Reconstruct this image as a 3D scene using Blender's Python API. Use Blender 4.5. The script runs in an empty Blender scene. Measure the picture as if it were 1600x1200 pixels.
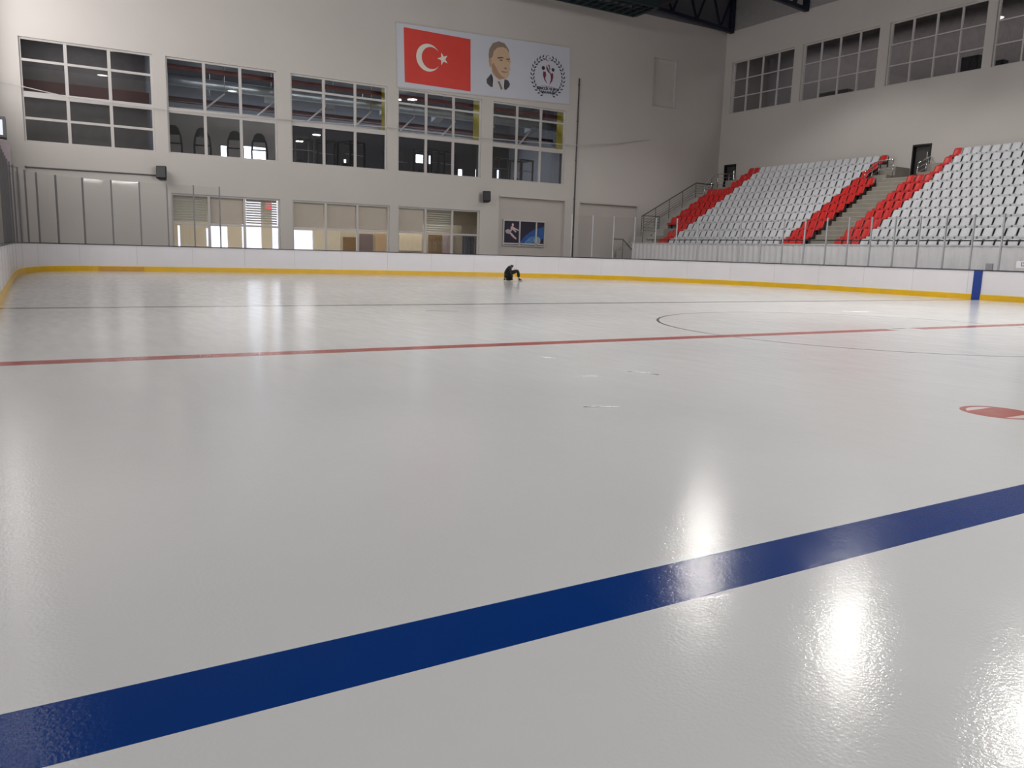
import bpy, bmesh, math, random
from mathutils import Vector, Matrix
random.seed(7)
SC = bpy.context.scene
COL = SC.collection

def lin(c):
    return tuple(((v/255)/12.92 if v/255 <= .04045 else (((v/255)+.055)/1.055)**2.4) for v in c)

# ------------------------------------------------------------------ camera
cam_d = bpy.data.cameras.new('camera'); cam = bpy.data.objects.new('camera', cam_d); COL.objects.link(cam)
yaw, pit, roll, FPX = 0.536018, 0.16328, 0.028816, 1248.69
F = Vector((math.sin(yaw)*math.cos(pit), math.cos(yaw)*math.cos(pit), -math.sin(pit)))
R = Vector((math.cos(yaw), -math.sin(yaw), 0)); U = R.cross(F)
R2 = R*math.cos(roll)+U*math.sin(roll); U2 = -R*math.sin(roll)+U*math.cos(roll)
M = Matrix((R2, U2, -F)).transposed().to_4x4(); M.translation = Vector((-14.5067, -10.2481, 1.3589))
cam.matrix_world = M
cam_d.sensor_width = 36; cam_d.lens = FPX/1600*36; cam_d.clip_end = 400; cam_d.clip_start = .05
SC.camera = cam
# ------------------------------------------------------------------ world / view
SC.view_settings.view_transform = 'Standard'; SC.view_settings.look = 'None'
SC.view_settings.exposure = 0.1; SC.view_settings.gamma = 1; SC.view_settings.use_curve_mapping = False
W = bpy.data.worlds.new('world'); SC.world = W; W.use_nodes = True
bg = W.node_tree.nodes['Background']; bg.inputs[0].default_value = (.78, .87, 1, 1); bg.inputs[1].default_value = 5.5
# ------------------------------------------------------------------ large lights
def area(name, loc, target, sx, sy, power, color=(1, 1, 1), spread=math.pi):
    l = bpy.data.lights.new(name, 'AREA'); l.shape = 'RECTANGLE'; l.size = sx; l.size_y = sy
    l.energy = power; l.color = color; l.spread = spread
    o = bpy.data.objects.new(name, l); COL.objects.link(o); o.location = loc
    o.rotation_euler = (Vector(target)-Vector(loc)).to_track_quat('-Z', 'Y').to_euler()
    return o
# added soft fill lights at the left and near walls, where no windows are built
area('fill_left', (-15.9, -4, 14.5), (20, -4, 10), 50, 4.5, 2600, (.95, .98, 1))
area('fill_left_far', (-15.88, 27, 11.5), (0, 27, 11.5), 14, 8, 1300, (1, .98, .97))
area('fill_front', (3, -29.7, 10), (-9, 35, 6), 30, 4, 850, (1, .985, .96), .8)
# rooms behind the glass
area('gym_light', (4, 41, 11.5), (4, 41, 0), 20, 3, 750, (.9, .95, 1))
area('lobby_light', (1, 39.5, 4.4), (1, 39.5, 0), 18, 2, 800, (1, .93, .8))

area('small_room_fill', (-12, 37.5, 11.5), (-12, 37.5, 0), 4, 2, 60)  # added fill to lift the dark room behind the leftmost upper window

# ------------------------------------------------------------------ materials
MATS = {}
def mat(name, rgb, rough=.6, metal=0, var=.06, scale=3., bump=0., emit=None, estr=1., spec=.5):
    if name in MATS: return MATS[name]
    m = bpy.data.materials.new(name); m.use_nodes = True; nt = m.node_tree; N = nt.nodes; L = nt.links
    b = N['Principled BSDF']; b.inputs['Roughness'].default_value = rough; b.inputs['Metallic'].default_value = metal
    b.inputs['Specular IOR Level'].default_value = spec
    c = lin(rgb)
    tc = N.new('ShaderNodeTexCoord'); nz = N.new('ShaderNodeTexNoise'); nz.inputs['Scale'].default_value = scale
    nz.inputs['Detail'].default_value = 5; L.new(tc.outputs['Object'], nz.inputs['Vector'])
    mp = N.new('ShaderNodeMapRange'); mp.inputs['To Min'].default_value = 1-var; mp.inputs['To Max'].default_value = 1+var
    mp.inputs['From Min'].default_value = .3; mp.inputs['From Max'].default_value = .7
    L.new(nz.outputs['Fac'], mp.inputs['Value'])
    mx = N.new('ShaderNodeVectorMath'); mx.operation = 'SCALE'; mx.inputs[0].default_value = c
    L.new(mp.outputs[0], mx.inputs['Scale']); L.new(mx.outputs[0], b.inputs['Base Color'])
    if bump:
        bp = N.new('ShaderNodeBump'); bp.inputs['Strength'].default_value = bump; bp.inputs['Distance'].default_value = .01
        L.new(nz.outputs['Fac'], bp.inputs['Height']); L.new(bp.outputs[0], b.inputs['Normal'])
    if emit:
        b.inputs['Emission Color'].default_value = (*lin(emit), 1); b.inputs['Emission Strength'].default_value = estr
    MATS[name] = m; return m

def glass_mat(name, tint, refl=.08, rough=.02):
    if name in MATS: return MATS[name]
    m = bpy.data.materials.new(name); m.use_nodes = True; N = m.node_tree.nodes; L = m.node_tree.links
    N.remove(N['Principled BSDF']); out = N['Material Output']
    t = N.new('ShaderNodeBsdfTransparent'); t.inputs[0].default_value = (*tint, 1)
    g = N.new('ShaderNodeBsdfGlossy'); g.inputs['Roughness'].default_value = rough
    f = N.new('ShaderNodeLayerWeight'); f.inputs['Blend'].default_value = .5
    pw = N.new('ShaderNodeMath'); pw.operation = 'POWER'; pw.inputs[1].default_value = 4; L.new(f.outputs['Facing'], pw.inputs[0])
    ad = N.new('ShaderNodeMath'); ad.operation = 'MULTIPLY_ADD'; ad.inputs[1].default_value = .7; ad.inputs[2].default_value = refl; L.new(pw.outputs[0], ad.inputs[0])
    ge = N.new('ShaderNodeNewGeometry'); iv = N.new('ShaderNodeMath'); iv.operation = 'SUBTRACT'; iv.inputs[0].default_value = 1; L.new(ge.outputs['Backfacing'], iv.inputs[1])
    ml = N.new('ShaderNodeMath'); ml.operation = 'MULTIPLY'; L.new(iv.outputs[0], ml.inputs[1])
    ml.use_clamp = True
    x = N.new('ShaderNodeMixShader')
    L.new(ad.outputs[0], ml.inputs[0]); L.new(ml.outputs[0], x.inputs[0]); L.new(t.outputs[0], x.inputs[1]); L.new(g.outputs[0], x.inputs[2])
    L.new(x.outputs[0], out.inputs[0]); MATS[name] = m; return m

WALL = mat('wall_paint', (196, 190, 185), .75, var=.025, scale=.35)
WALLD = mat('wall_panel_grey', (186, 178, 173), .7, var=.03, scale=.5)
CLAD = mat('wall_cladding_grey', (104, 102, 108), .7, var=.05, scale=1)
CEIL = mat('roof_sheet', (78, 76, 80), .7, var=.06, scale=1)
FRAME = mat('window_frame_white', (190, 185, 182), .45, var=.02)
CONC = mat('concrete_step', (150, 144, 134), .85, var=.08, scale=2.5, bump=.2)
CONCF = mat('concrete_floor', (120, 118, 115), .8, var=.08)
WHITE_SEAT = mat('seat_plastic_white', (206, 206, 210), .4, var=.03, scale=.6)
RED_SEAT = mat('seat_plastic_red', (205, 40, 38), .42, var=.05, scale=.6)
BLACK = mat('black_metal', (24, 24, 28), .45, var=.1)
BLACKP = mat('black_plastic', (22, 20, 22), .55, var=.1)
STEEL = mat('steel_rail', (150, 150, 152), .3, metal=.8, var=.05)
CHROME = mat('polished_steel', (215, 215, 215), .15, metal=1, var=.03)
RAILG = mat('grey_rail_paint', (92, 88, 88), .5, var=.05)
TRUSS = mat('truss_blue_paint', (18, 27, 46), .5, var=.1)
CATW = mat('catwalk_green_paint', (26, 42, 46), .55, var=.1)
BOARD = mat('board_plastic_white', (226, 222, 226), .35, var=.025, scale=.8)
KICK = mat('kick_plate_yellow', (226, 178, 12), .35, var=.06, scale=1.5)
CAP = mat('board_cap_dark', (30, 30, 48), .4, var=.05)
BLUEB = mat('board_stripe_blue', (22, 58, 140), .35, var=.05)
POST = mat('shield_post_grey', (168, 168, 172), .35, metal=.3, var=.04)
GLASS = glass_mat('shield_glass', (.975, .978, .98), .045, .04)
PANE = glass_mat('window_glass', (.92, .93, .94), .10, .01)
YEL = mat('yellow_column_paint', (196, 176, 40), .5, var=.05)
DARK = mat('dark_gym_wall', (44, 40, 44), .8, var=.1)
DARK2 = mat('dark_room_wall', (112, 106, 106), .8, var=.1)
SLATE = mat('slate_ceiling', (128, 132, 142), .7, var=.08)
REDB = mat('red_beam_paint', (128, 74, 72), .55, var=.08)
SILVER = mat('galvanised_duct', (190, 198, 205), .35, metal=.55, var=.08)
PIPEW = mat('white_pipe', (215, 212, 212), .4, var=.03)
BEIGE = mat('beige_blind', (232, 216, 198), .8, var=.03)
BLINDW = mat('blind_slat_cream', (206, 203, 192), .6, var=.02)
CREAM = mat('cream_board', (214, 204, 184), .7, var=.05)
WOOD = mat('brown_door_wood', (120, 96, 66), .55, var=.12, scale=6)

# ------------------------------------------------------------------ mesh helpers
class MB:
    def __init__(s): s.v = []; s.f = []
    def quad(s, a, b, c, d):
        n = len(s.v); s.v += [tuple(a), tuple(b), tuple(c), tuple(d)]; s.f.append((n, n+1, n+2, n+3)); return s
    def poly(s, pts):
        n = len(s.v); s.v += [tuple(p) for p in pts]; s.f.append(tuple(range(n, n+len(pts)))); return s
    def prism(s, pts, off):
        off = Vector(off); n = len(s.v); k = len(pts)
        s.v += [tuple(p) for p in pts]+[tuple(Vector(p)+off) for p in pts]
        s.f.append(tuple(range(n, n+k))[::-1]); s.f.append(tuple(range(n+k, n+2*k)))
        for i in range(k):
            j = (i+1) % k; s.f.append((n+i, n+j, n+k+j, n+k+i))
        return s
    def box(s, x0, x1, y0, y1, z0, z1):
        n = len(s.v)
        s.v += [(x0, y0, z0), (x1, y0, z0), (x1, y1, z0), (x0, y1, z0), (x0, y0, z1), (x1, y0, z1), (x1, y1, z1), (x0, y1, z1)]
        s.f += [tuple(n+i for i in q) for q in ((3, 2, 1, 0), (4, 5, 6, 7), (0, 1, 5, 4), (1, 2, 6, 5), (2, 3, 7, 6), (3, 0, 4, 7))]
        return s
    def bar(s, a, b, w, h=None):
        a = Vector(a); b = Vector(b); h = h or w; d = (b-a).normalized()
        up = Vector((0, 0, 1)) if abs(d.z) < .95 else Vector((0, 1, 0))
        sx = d.cross(up).normalized()*w/2; sy = sx.cross(d).normalized()*h/2
        n = len(s.v)
        for p in (a, b):
            for q in ((-1, -1), (1, -1), (1, 1), (-1, 1)): s.v.append(tuple(p+sx*q[0]+sy*q[1]))
        s.f += [tuple(n+i for i in q) for q in ((0, 1, 2, 3), (7, 6, 5, 4), (0, 4, 5, 1), (1, 5, 6, 2), (2, 6, 7, 3), (3, 7, 4, 0))]
        return s
    def tube(s, pts, r, k=8):
        pts = [Vector(p) for p in pts]; n = len(s.v); m = len(pts)
        rr = r if isinstance(r, (list, tuple)) else [r]*m
        for i, p in enumerate(pts):
            d = (pts[min(i+1, m-1)]-pts[max(i-1, 0)]).normalized()
            up = Vector((0, 0, 1)) if abs(d.z) < .9 else Vector((0, 1, 0))
            a = d.cross(up).normalized(); b = a.cross(d)
            for j in range(k):
                t = 2*math.pi*j/k; s.v.append(tuple(p+(a*math.cos(t)+b*math.sin(t))*rr[i]))
        for i in range(m-1):
            for j in range(k):
                s.f.append((n+i*k+j, n+i*k+(j+1) % k, n+(i+1)*k+(j+1) % k, n+(i+1)*k+j))
        s.f.append(tuple(n+j for j in range(k))[::-1]); s.f.append(tuple(n+(m-1)*k+j for j in range(k)))
        return s
    def mesh(s, name):
        me = bpy.data.meshes.new(name); me.from_pydata(s.v, [], s.f); me.update()
        bm = bmesh.new(); bm.from_mesh(me); bmesh.ops.recalc_face_normals(bm, faces=bm.faces); bm.to_mesh(me); bm.free()
        return me
    def build(s, name, m, parent=None, smooth=False, bevel=0, world_off=None):
        me = s.mesh(name); me.materials.append(m)
        if smooth:
            for p in me.polygons: p.use_smooth = True
        o = bpy.data.objects.new(name, me); COL.objects.link(o)
        if parent: 
            o.parent = parent
        if bevel:
            b = o.modifiers.new('bevel', 'BEVEL'); b.width = bevel; b.segments = 2; b.limit_method = 'ANGLE'
        return o
def tag(o, label, cat, group=None, kind=None):
    if label: o['label'] = label
    if cat: o['category'] = cat
    if group: o['group'] = group
    if kind: o['kind'] = kind
    return o
def empty(name, loc, label, cat, group=None, kind=None, rz=0):
    o = bpy.data.objects.new(name, None); COL.objects.link(o); o.location = loc; o.rotation_euler = (0, 0, rz)
    o.empty_display_size = .2
    return tag(o, label, cat, group, kind)
def struct(mb, name, m, label, cat, **k):
    return tag(mb.build(name, m, **k), label, cat, kind='structure')
def copy_tree(o, parent=None):
    c = o.copy(); COL.objects.link(c)
    if parent: c.parent = parent
    for ch in list(o.children): copy_tree(ch, c)
    return c
def wall_holes(axis, c0, c1, u0, u1, z0, z1, holes, mb):
    us = sorted({u0, u1, *[h[0] for h in holes], *[h[1] for h in holes]}); zs = sorted({z0, z1, *[h[2] for h in holes], *[h[3] for h in holes]})
    for a, b in zip(us, us[1:]):
        run = None
        for c, d in list(zip(zs, zs[1:]))+[(None, None)]:
            solid = c is not None and not any(h[0] <= (a+b)/2 <= h[1] and h[2] <= (c+d)/2 <= h[3] for h in holes)
            if solid: run = (run[0], d) if run else (c, d)
            elif run:
                if axis == 'y': mb.box(a, b, c0, c1, run[0], run[1])
                else: mb.box(c0, c1, a, b, run[0], run[1])
                run = None
    return mb
def ordinal(n):
    w = ['zeroth','first','second','third','fourth','fifth','sixth','seventh','eighth','ninth','tenth','eleventh','twelfth','thirteenth','fourteenth','fifteenth','sixteenth','seventeenth','eighteenth','nineteenth','twentieth']
    return w[n]

YB, XS, XL, ZC = 35.0, 29.71, -16.0, 20.6
# ------------------------------------------------------------------ ice surface
def catmull(P, step=6):
    out = []
    for i in range(len(P)-1):
        p0 = P[max(i-1, 0)]; p1 = P[i]; p2 = P[i+1]; p3 = P[min(i+2, len(P)-1)]
        for k in range(step):
            t = k/step
            out.append(tuple(.5*((2*p1[j])+(-p0[j]+p2[j])*t+(2*p0[j]-5*p1[j]+4*p2[j]-p3[j])*t*t+(-p0[j]+3*p1[j]-3*p2[j]+p3[j])*t**3) for j in range(2)))
    out.append(P[-1]); return out
CURVE = [(18.12, 12.5), (18.0, 15.8), (17.4, 18.9), (16.2, 21.9), (14.4, 24.7), (11.9, 26.9), (8.5, 28.4), (4.7, 29.35), (.8, 29.95), (-5.2, 30.5), (-9, 30.65), (-11.2, 30.6), (-12.9, 30.2), (-14.1, 29.2), (-14.8, 27.2), (-15.12, 24), (-15.2, 19)]
mid = catmull(CURVE)
PATH = [(18.12, -25), (18.12, -12), (18.12, 0), (18.12, 7)] + mid + [(-15.2, 8), (-15.2, -4), (-15.2, -16), (-15.2, -25)]
def path_resample(P, d):
    out = [(Vector(P[0]), 0)]; s = 0; acc = 0
    pts = []; 
    for a, b in zip(P, P[1:]):
        a = Vector(a); b = Vector(b); L = (b-a).length; 
        while acc+L >= d*(len(pts)+1):
            t = (d*(len(pts)+1)-acc)/L; pts.append(a+(b-a)*t)
        acc += L
    return [Vector(P[0])]+pts

def expr_ice():
    m = bpy.data.materials.new('ice'); m.use_nodes = True; nt = m.node_tree; N = nt.nodes; L = nt.links
    b = N['Principled BSDF']
    tc = N.new('ShaderNodeTexCoord'); sx = N.new('ShaderNodeSeparateXYZ'); L.new(tc.outputs['Object'], sx.inputs[0])
    X, Y = sx.outputs[0], sx.outputs[1]
    def mth(op, a, c=None, clamp=False):
        n = N.new('ShaderNodeMath'); n.operation = op; n.use_clamp = clamp
        for i, v in enumerate((a, c)):
            if v is None: continue
            if isinstance(v, (int, float)): n.inputs[i].default_value = v
            else: L.new(v, n.inputs[i])
        return n.outputs[0]
    def band(v, c, hw): return mth('LESS_THAN', mth('ABSOLUTE', mth('SUBTRACT', v, c)), hw)
    def dist(cx, cy):
        dx = mth('SUBTRACT', X, cx); dy = mth('SUBTRACT', Y, cy)
        return mth('SQRT', mth('ADD', mth('MULTIPLY', dx, dx), mth('MULTIPLY', dy, dy))), dx, dy
    AND = lambda a, c: mth('MULTIPLY', a, c)
    OR = lambda a, c: mth('MAXIMUM', a, c)
    NOT = lambda a: mth('SUBTRACT', 1, a)
    nz = N.new('ShaderNodeTexNoise'); nz.inputs['Scale'].default_value = .25; nz.inputs['Detail'].default_value = 6; L.new(tc.outputs['Object'], nz.inputs[0])
    base = N.new('ShaderNodeMapRange'); base.inputs['From Min'].default_value = .3; base.inputs['From Max'].default_value = .7
    base.inputs['To Min'].default_value = .94; base.inputs['To Max'].default_value = 1.04; L.new(nz.outputs[0], base.inputs[0])
    sc = N.new('ShaderNodeVectorMath'); sc.operation = 'SCALE'; sc.inputs[0].default_value = lin((214, 214, 214)); L.new(base.outputs[0], sc.inputs['Scale'])
    col = sc.outputs[0]
    def paint(col, mask, rgb):
        x = N.new('ShaderNodeMix'); x.data_type = 'RGBA'; L.new(mask, x.inputs[0]); L.new(col, x.inputs[6]); x.inputs[7].default_value = (*lin(rgb), 1)
        return x.outputs[2]
    dc, _, _ = dist(.40, .21)
    col = paint(col, band(dc, 4.42, .028), (58, 62, 78))
    col = paint(col, band(Y, 8.2, .13), (70, 74, 96))
    red = AND(band(Y, 0, .17), NOT(band(X, 1.12, .42)))
    col = paint(col, red, (176, 84, 76))
    col = paint(col, AND(band(Y, 0, .06), NOT(band(X, 1.12, .42))), (158, 66, 60))
    d1, dx1, dy1 = dist(1.12, .12)
    col = paint(col, AND(band(dy1, 0, .05), band(X, 1.12, .2)), (60, 60, 70))
    # far neutral-zone mark
    col = paint(col, AND(band(X, -6.64, .33), band(mth('ADD', Y, mth('MULTIPLY', X, .5)), 2.86, .035)), (96, 84, 86))
    # near blue line
    col = paint(col, band(Y, -7.853, .164), (6, 52, 122))
    # spot
    ds, dxs, dys = dist(-6.77, -6.22)
    disc = mth('LESS_THAN', ds, .325)
    inner = mth('LESS_THAN', ds, .27)
    white = AND(inner, mth('GREATER_THAN', mth('ABSOLUTE', dys), .175))
    col = paint(col, disc, (176, 88, 78)); col = paint(col, white, (222, 206, 202))
    L.new(col, b.inputs['Base Color'])
    # scuffs: faint skate marks
    mp = N.new('ShaderNodeMapping'); mp.inputs['Scale'].default_value = (6, 1.2, 1); mp.inputs['Rotation'].default_value = (0, 0, .6); L.new(tc.outputs['Object'], mp.inputs[0])
    n2 = N.new('ShaderNodeTexNoise'); n2.inputs['Scale'].default_value = 1.1; n2.inputs['Detail'].default_value = 8; L.new(mp.outputs[0], n2.inputs[0])
    rr = N.new('ShaderNodeMapRange'); rr.inputs['From Min'].default_value = .35; rr.inputs['From Max'].default_value = .7
    rr.inputs['To Min'].default_value = .13; rr.inputs['To Max'].default_value = .17; L.new(n2.outputs[0], rr.inputs[0]); L.new(rr.outputs[0], b.inputs['Roughness'])
    n3 = N.new('ShaderNodeTexNoise'); n3.inputs['Scale'].default_value = 62; n3.inputs['Detail'].default_value = 3; L.new(tc.outputs['Object'], n3.inputs[0])
    n4 = N.new('ShaderNodeTexNoise'); n4.inputs['Scale'].default_value = 9; n4.inputs['Detail'].default_value = 3; L.new(tc.outputs['Object'], n4.inputs[0])
    hs = mth('ADD', mth('MULTIPLY', n3.outputs[0], .6), mth('MULTIPLY', n4.outputs[0], .45))
    bp = N.new('ShaderNodeBump'); bp.inputs['Strength'].default_value = .16; bp.inputs['Distance'].default_value = .010; L.new(hs, bp.inputs['Height'])
    L.new(bp.outputs[0], b.inputs['Normal'])
    b.inputs['IOR'].default_value = 1.31
    return m
ICE = expr_ice()
ice = MB(); pts = [(x, y, -.03) for x, y in PATH]; ice.prism(pts, (0, 0, .03))
struct(ice, 'floor', ICE, 'white skating ice with blue, red and thin dark painted lines', 'ice rink')
fl = MB().box(XL-.3, XS+.4, -30.3, YB+.4, -.25, -.03)
struct(fl, 'floor', CONCF, 'grey concrete floor around the ice behind the boards', 'floor')

# ------------------------------------------------------------------ shell
up_win = [(-14.65, -8.97), (-8.36, -2.85), (-2.10, 3.47), (4.14, 9.66), (10.45, 15.91)]
lo_win = [(-8.34, -2.77), (-2.10, 3.64), (4.17, 9.68)]
si_win = [(28.70, 34.28), (22.36, 28.02), (15.94, 21.70), (9.60, 15.45)]
UZ, LZ, SZ = (5.84, 10.56), (.35, 3.87), (11.73, 15.35)
holes = [(a, b, *UZ) for a, b in up_win]+[(a, b, *LZ) for a, b in lo_win]
rec = [(11.03, 16.03, 0, 4.82), (17.23, 22.34, 0, 4.86)]; niche = [(23.05, 25.25, 11.7, 14.9)]
wb = wall_holes('y', YB, YB+.35, XL-.3, XS+.4, -.25, 17.55, holes+rec+niche, MB())
struct(wb, 'wall_back', WALL, 'pale painted end wall with two tiers of windows', 'wall')
wr = MB()
for a, b, c, d in rec: wr.box(a, b, YB+.18, YB+.35, c, d)
struct(MB().box(23.05, 25.25, YB+.2, YB+.35, 11.7, 14.9), 'wall_back', WALL, 'back of the small high niche in the end wall', 'wall')
struct(wr, 'wall_back', WALLD, 'recessed grey panels set into the pale end wall', 'wall')
struct(MB().box(XL-.3, XS+.4, YB, YB+.35, 17.55, ZC+.3), 'wall_back', CLAD, 'dark cladding strip above the pale end wall', 'wall')
ws = wall_holes('x', XS, XS+.4, -30.3, YB, -.25, 17.5, [(a, b, *SZ) for a, b in si_win]+[(18.27, 19.42, 6.4, 8.15), (33.2, 34.36, 6.4, 8.15)], MB())
struct(ws, 'wall_right', WALL, 'pale painted side wall above the spectator seats', 'wall')
struct(MB().box(XS+.06, XS+.4, -30.3, YB, 17.5, ZC+.3), 'wall_right', mat('clad_side', (150, 145, 145), .7), 'grey upper strip of the side wall under the roof', 'wall')
struct(MB().box(XL-.3, XL, -30.3, YB, -.25, ZC+.3), 'wall_left', WALL, 'pale side wall at the left end of the hall', 'wall')
struct(MB().box(XL-.3, XS+.4, -30.3, -30, -.25, ZC+.3), 'wall_front', WALL, 'pale wall behind the photographer', 'wall')
cl = MB()
cl.box(XL-.3, XS+.4, -30.3, YB+.35, ZC, ZC+.3)
struct(cl, 'ceiling', CEIL, 'dark grey roof sheeting over the hall', 'ceiling')

# ------------------------------------------------------------------ windows
def window(n, axis, a, b, z0, z1, cols, rows, thick_row=None, fw=.07, label='', pane=PANE, depth=.16):
    # window in wall: axis 'y' -> wall plane y=YB ; 'x' -> plane x=XS
    c = (YB if axis == 'y' else XS)+depth
    e = empty('window_%d' % n, (0, 0, 0), label, 'window', kind='structure')
    f = MB()
    def bx(u0, u1, w0, w1, d=.05):
        if axis == 'y': f.box(u0, u1, c-d, c+d, w0, w1)
        else: f.box(c-d, c+d, u0, u1, w0, w1)
    t = .09
    bx(a, b, z1-t, z1); bx(a, b, z0, z0+t); bx(a, a+t, z0+t, z1-t); bx(b-t, b, z0+t, z1-t)
    for u in cols: bx(u-fw, u+fw, z0+t, z1-t, .055)
    for i, w in enumerate(rows):
        h = .13 if thick_row == i else fw*.8
        bx(a+t, b-t, w-h, w+h, .045)
    f.build('window_frame', FRAME, e)
    g = MB()
    if axis == 'y': g.box(a+t, b-t, c-.008, c+.008, z0+t, z1-t)
    else: g.box(c-.008, c+.008, a+t, b-t, z0+t, z1-t)
    g.build('glass_pane', pane, e)
    s = MB()
    if axis == 'y': s.box(a, b, c-.16, c-.05, z0, z0+.04)
    else: s.box(c-.16, c-.05, a, b, z0, z0+.04)
    s.build('window_sill', FRAME, e)
    return e
desc = ['upper window with twelve dark panes, furthest left', 'upper window showing a row of treadmills and a silver duct', 'upper window between the treadmill window and the banner, dark lower panes', 'upper window below the red flag part of the banner', 'upper window below the portrait and round emblem']
for i, (a, b) in enumerate(up_win):
    c1, c2 = a+(b-a)*.333, a+(b-a)*.66
    rows = [9.57, 8.03, 6.95] if i == 0 else ([8.0, 9.76] if i > 1 else [8.0])
    window(i+1, 'y', a, b, *UZ, [c1, c2], rows, 0 if i else 1, label=desc[i])
desc = ['ground floor window with slatted blinds and bright doors behind', 'ground floor window with plain beige roller blinds', 'ground floor window with one slatted blind beside the poster panel']
for i, (a, b) in enumerate(lo_win):
    window(6+i, 'y', a, b, *LZ, [a+(b-a)*.333, a+(b-a)*.66], [2.36], label=desc[i], fw=.06)
desc = ['side wall window nearest the hall corner, above the far seats', 'second side wall window from the hall corner', 'third side wall window from the hall corner', 'side wall window cut by the right edge of the photo']
for i, (a, b) in enumerate(si_win):
    window(9+i, 'x', a, b, *SZ, [a+(b-a)*k/4 for k in (1, 2, 3)], [12.88, 14.08], label=desc[i], fw=.045)

# ------------------------------------------------------------------ rooms behind the glass
ry0 = YB+.35
g = MB(); g.box(XL-.3, 18.3, ry0, 47, 11.8, 12); struct(g, 'ceiling', SLATE, 'slate grey ceiling of the gym behind the upper windows', 'ceiling')
g = MB(); g.box(XL-.3, 18.3, ry0, 47, 5.0, 5.6); struct(g, 'floor', mat('gym_floor_pale', (176, 170, 160), .6), 'pale gym floor behind the upper windows', 'floor')
gw = [(-3.7, -3.3, 6.8, 7.7), (-2.4, -.8, 6.7, 7.8), (-.1, .3, 6.6, 8.3), (-7.3, -6.9, 6.4, 7.4), (10.1, 11.4, 7.7, 8.3), (17.0, 17.3, 6.9, 7.7), (4.6, 4.8, 6.6, 7.5), (13.6, 14.0, 6.6, 7.5), (15.1, 15.5, 6.6, 7.6)]
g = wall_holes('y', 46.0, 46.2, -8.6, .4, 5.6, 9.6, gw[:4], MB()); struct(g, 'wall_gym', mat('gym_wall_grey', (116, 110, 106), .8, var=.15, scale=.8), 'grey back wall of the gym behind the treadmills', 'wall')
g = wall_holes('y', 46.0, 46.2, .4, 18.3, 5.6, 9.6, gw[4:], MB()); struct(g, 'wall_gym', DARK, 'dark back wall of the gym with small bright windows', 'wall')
g = MB().box(-8.6, 18.3, 46.0, 46.2, 9.6, 11.8); struct(g, 'wall_gym', SLATE, 'grey upper strip of the gym back wall', 'wall')
g = MB().box(18.0, 18.3, ry0, 46, 5.6, 11.8).box(-8.8, -8.6, ry0, 46, 5.6, 11.8); struct(g, 'wall_gym', SLATE, 'grey end walls of the gym', 'wall')
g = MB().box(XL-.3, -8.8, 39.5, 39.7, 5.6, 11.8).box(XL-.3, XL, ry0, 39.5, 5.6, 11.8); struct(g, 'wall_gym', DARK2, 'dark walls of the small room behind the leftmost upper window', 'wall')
t = MB().box(XL, -8.8, 38.2, 38.5, 8.4, 9.2); tag(t.build('ceiling_beam', mat('dark_red_beam', (84, 50, 46), .6)), 'dark red beam behind the leftmost upper window', 'beam')
for i, (x, lab) in enumerate([(-2.62, 'the treadmill window'), (3.74, 'the window left of the banner'), (9.88, 'the window under the flag'), (16.2, 'the window under the emblem')]):
    w = .3 if i else .12
    e = empty('yellow_column', (x, 35.4, 5.6), 'yellow painted column at the right end of '+lab, 'column', 'yellow columns between the gym windows')
    MB().box(-.06, w, .0, 1.05 if i else .5, 2.45, 6.2).build('upper_panel', YEL, e)
    MB().box(-.03, w-.03, .03, .6 if i else .4, 0, 2.45).build('lower_post', DARK, e)
def beam(y, z, h, w, m, lab, name='ceiling_beam', x0=-8.6, x1=18.0, cat='beam'):
    b = MB().box(x0, x1, y-w/2, y+w/2, z-h/2, z-h/2+.05).box(x0, x1, y-w/2, y+w/2, z+h/2-.05, z+h/2).box(x0, x1, y-.03, y+.03, z-h/2+.05, z+h/2-.05)
    return tag(b.build(name, m), lab, cat)
beam(36.6, 10.40, .22, .25, REDB, 'red steel beam nearest the gym windows, just under the frame tops')
beam(39.8, 9.35, .16, .2, mat('red_beam_dull', (84, 58, 60), .6), 'lower red steel beam crossing the gym behind the silver duct')
beam(43.5, 9.85, .25, .3, mat('red_beam_dull', (84, 58, 60), .6), 'deepest red steel beam at the back of the gym')
e = empty('air_duct', (-8.0, 37.6, 9.9), 'silver round air duct with square branches under the gym ceiling', 'duct')
MB().tube([(-.05, 1.6, .1), (0, .9, .1), (.15, .35, .08), (.5, .05, .03), (1.1, 0, 0), (4, 0, 0), (8, 0, 0), (14, 0, 0), (25.5, 0, 0)], .27, 16).build('round_duct', SILVER, e, smooth=True)
for k in range(7):
    x = 1.6+k*3.6
    MB().prism([(x, .25, -.12), (x+.55, .25, -.12), (x+1.0, 2.2, -.25), (x+.45, 2.2, -.25)], (0, 0, .34)).build('branch_duct', SILVER, e)
    MB().tube([(x+.3, 0, .27), (x+.3, 0, 1.85)], .02, 6).build('hanger_rod', STEEL, e)
e = empty('sprinkler_pipe', (-8.5, 36.3, 8.32), 'white pipe with slanting braces running just above the window transoms', 'pipe')
MB().tube([(0, 0, 0), (10, 0, .0), (26.3, 0, 0)], .055, 8).build('main_pipe', PIPEW, e, smooth=True)
for k in range(8):
    x = 2.1+k*2.8
    MB().bar((x, .05, .02), (x+1.25, .75, 1.1), .1, .06).build('slanting_brace', PIPEW, e)
    MB().tube([(x+1.25, .75, 1.1), (x+1.25, .75, 3.4)], .02, 6).build('hanger_rod', STEEL, e)
LAMPE = mat('lamp_glow', (255, 250, 240), .5, emit=(255, 250, 240), estr=14)
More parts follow.
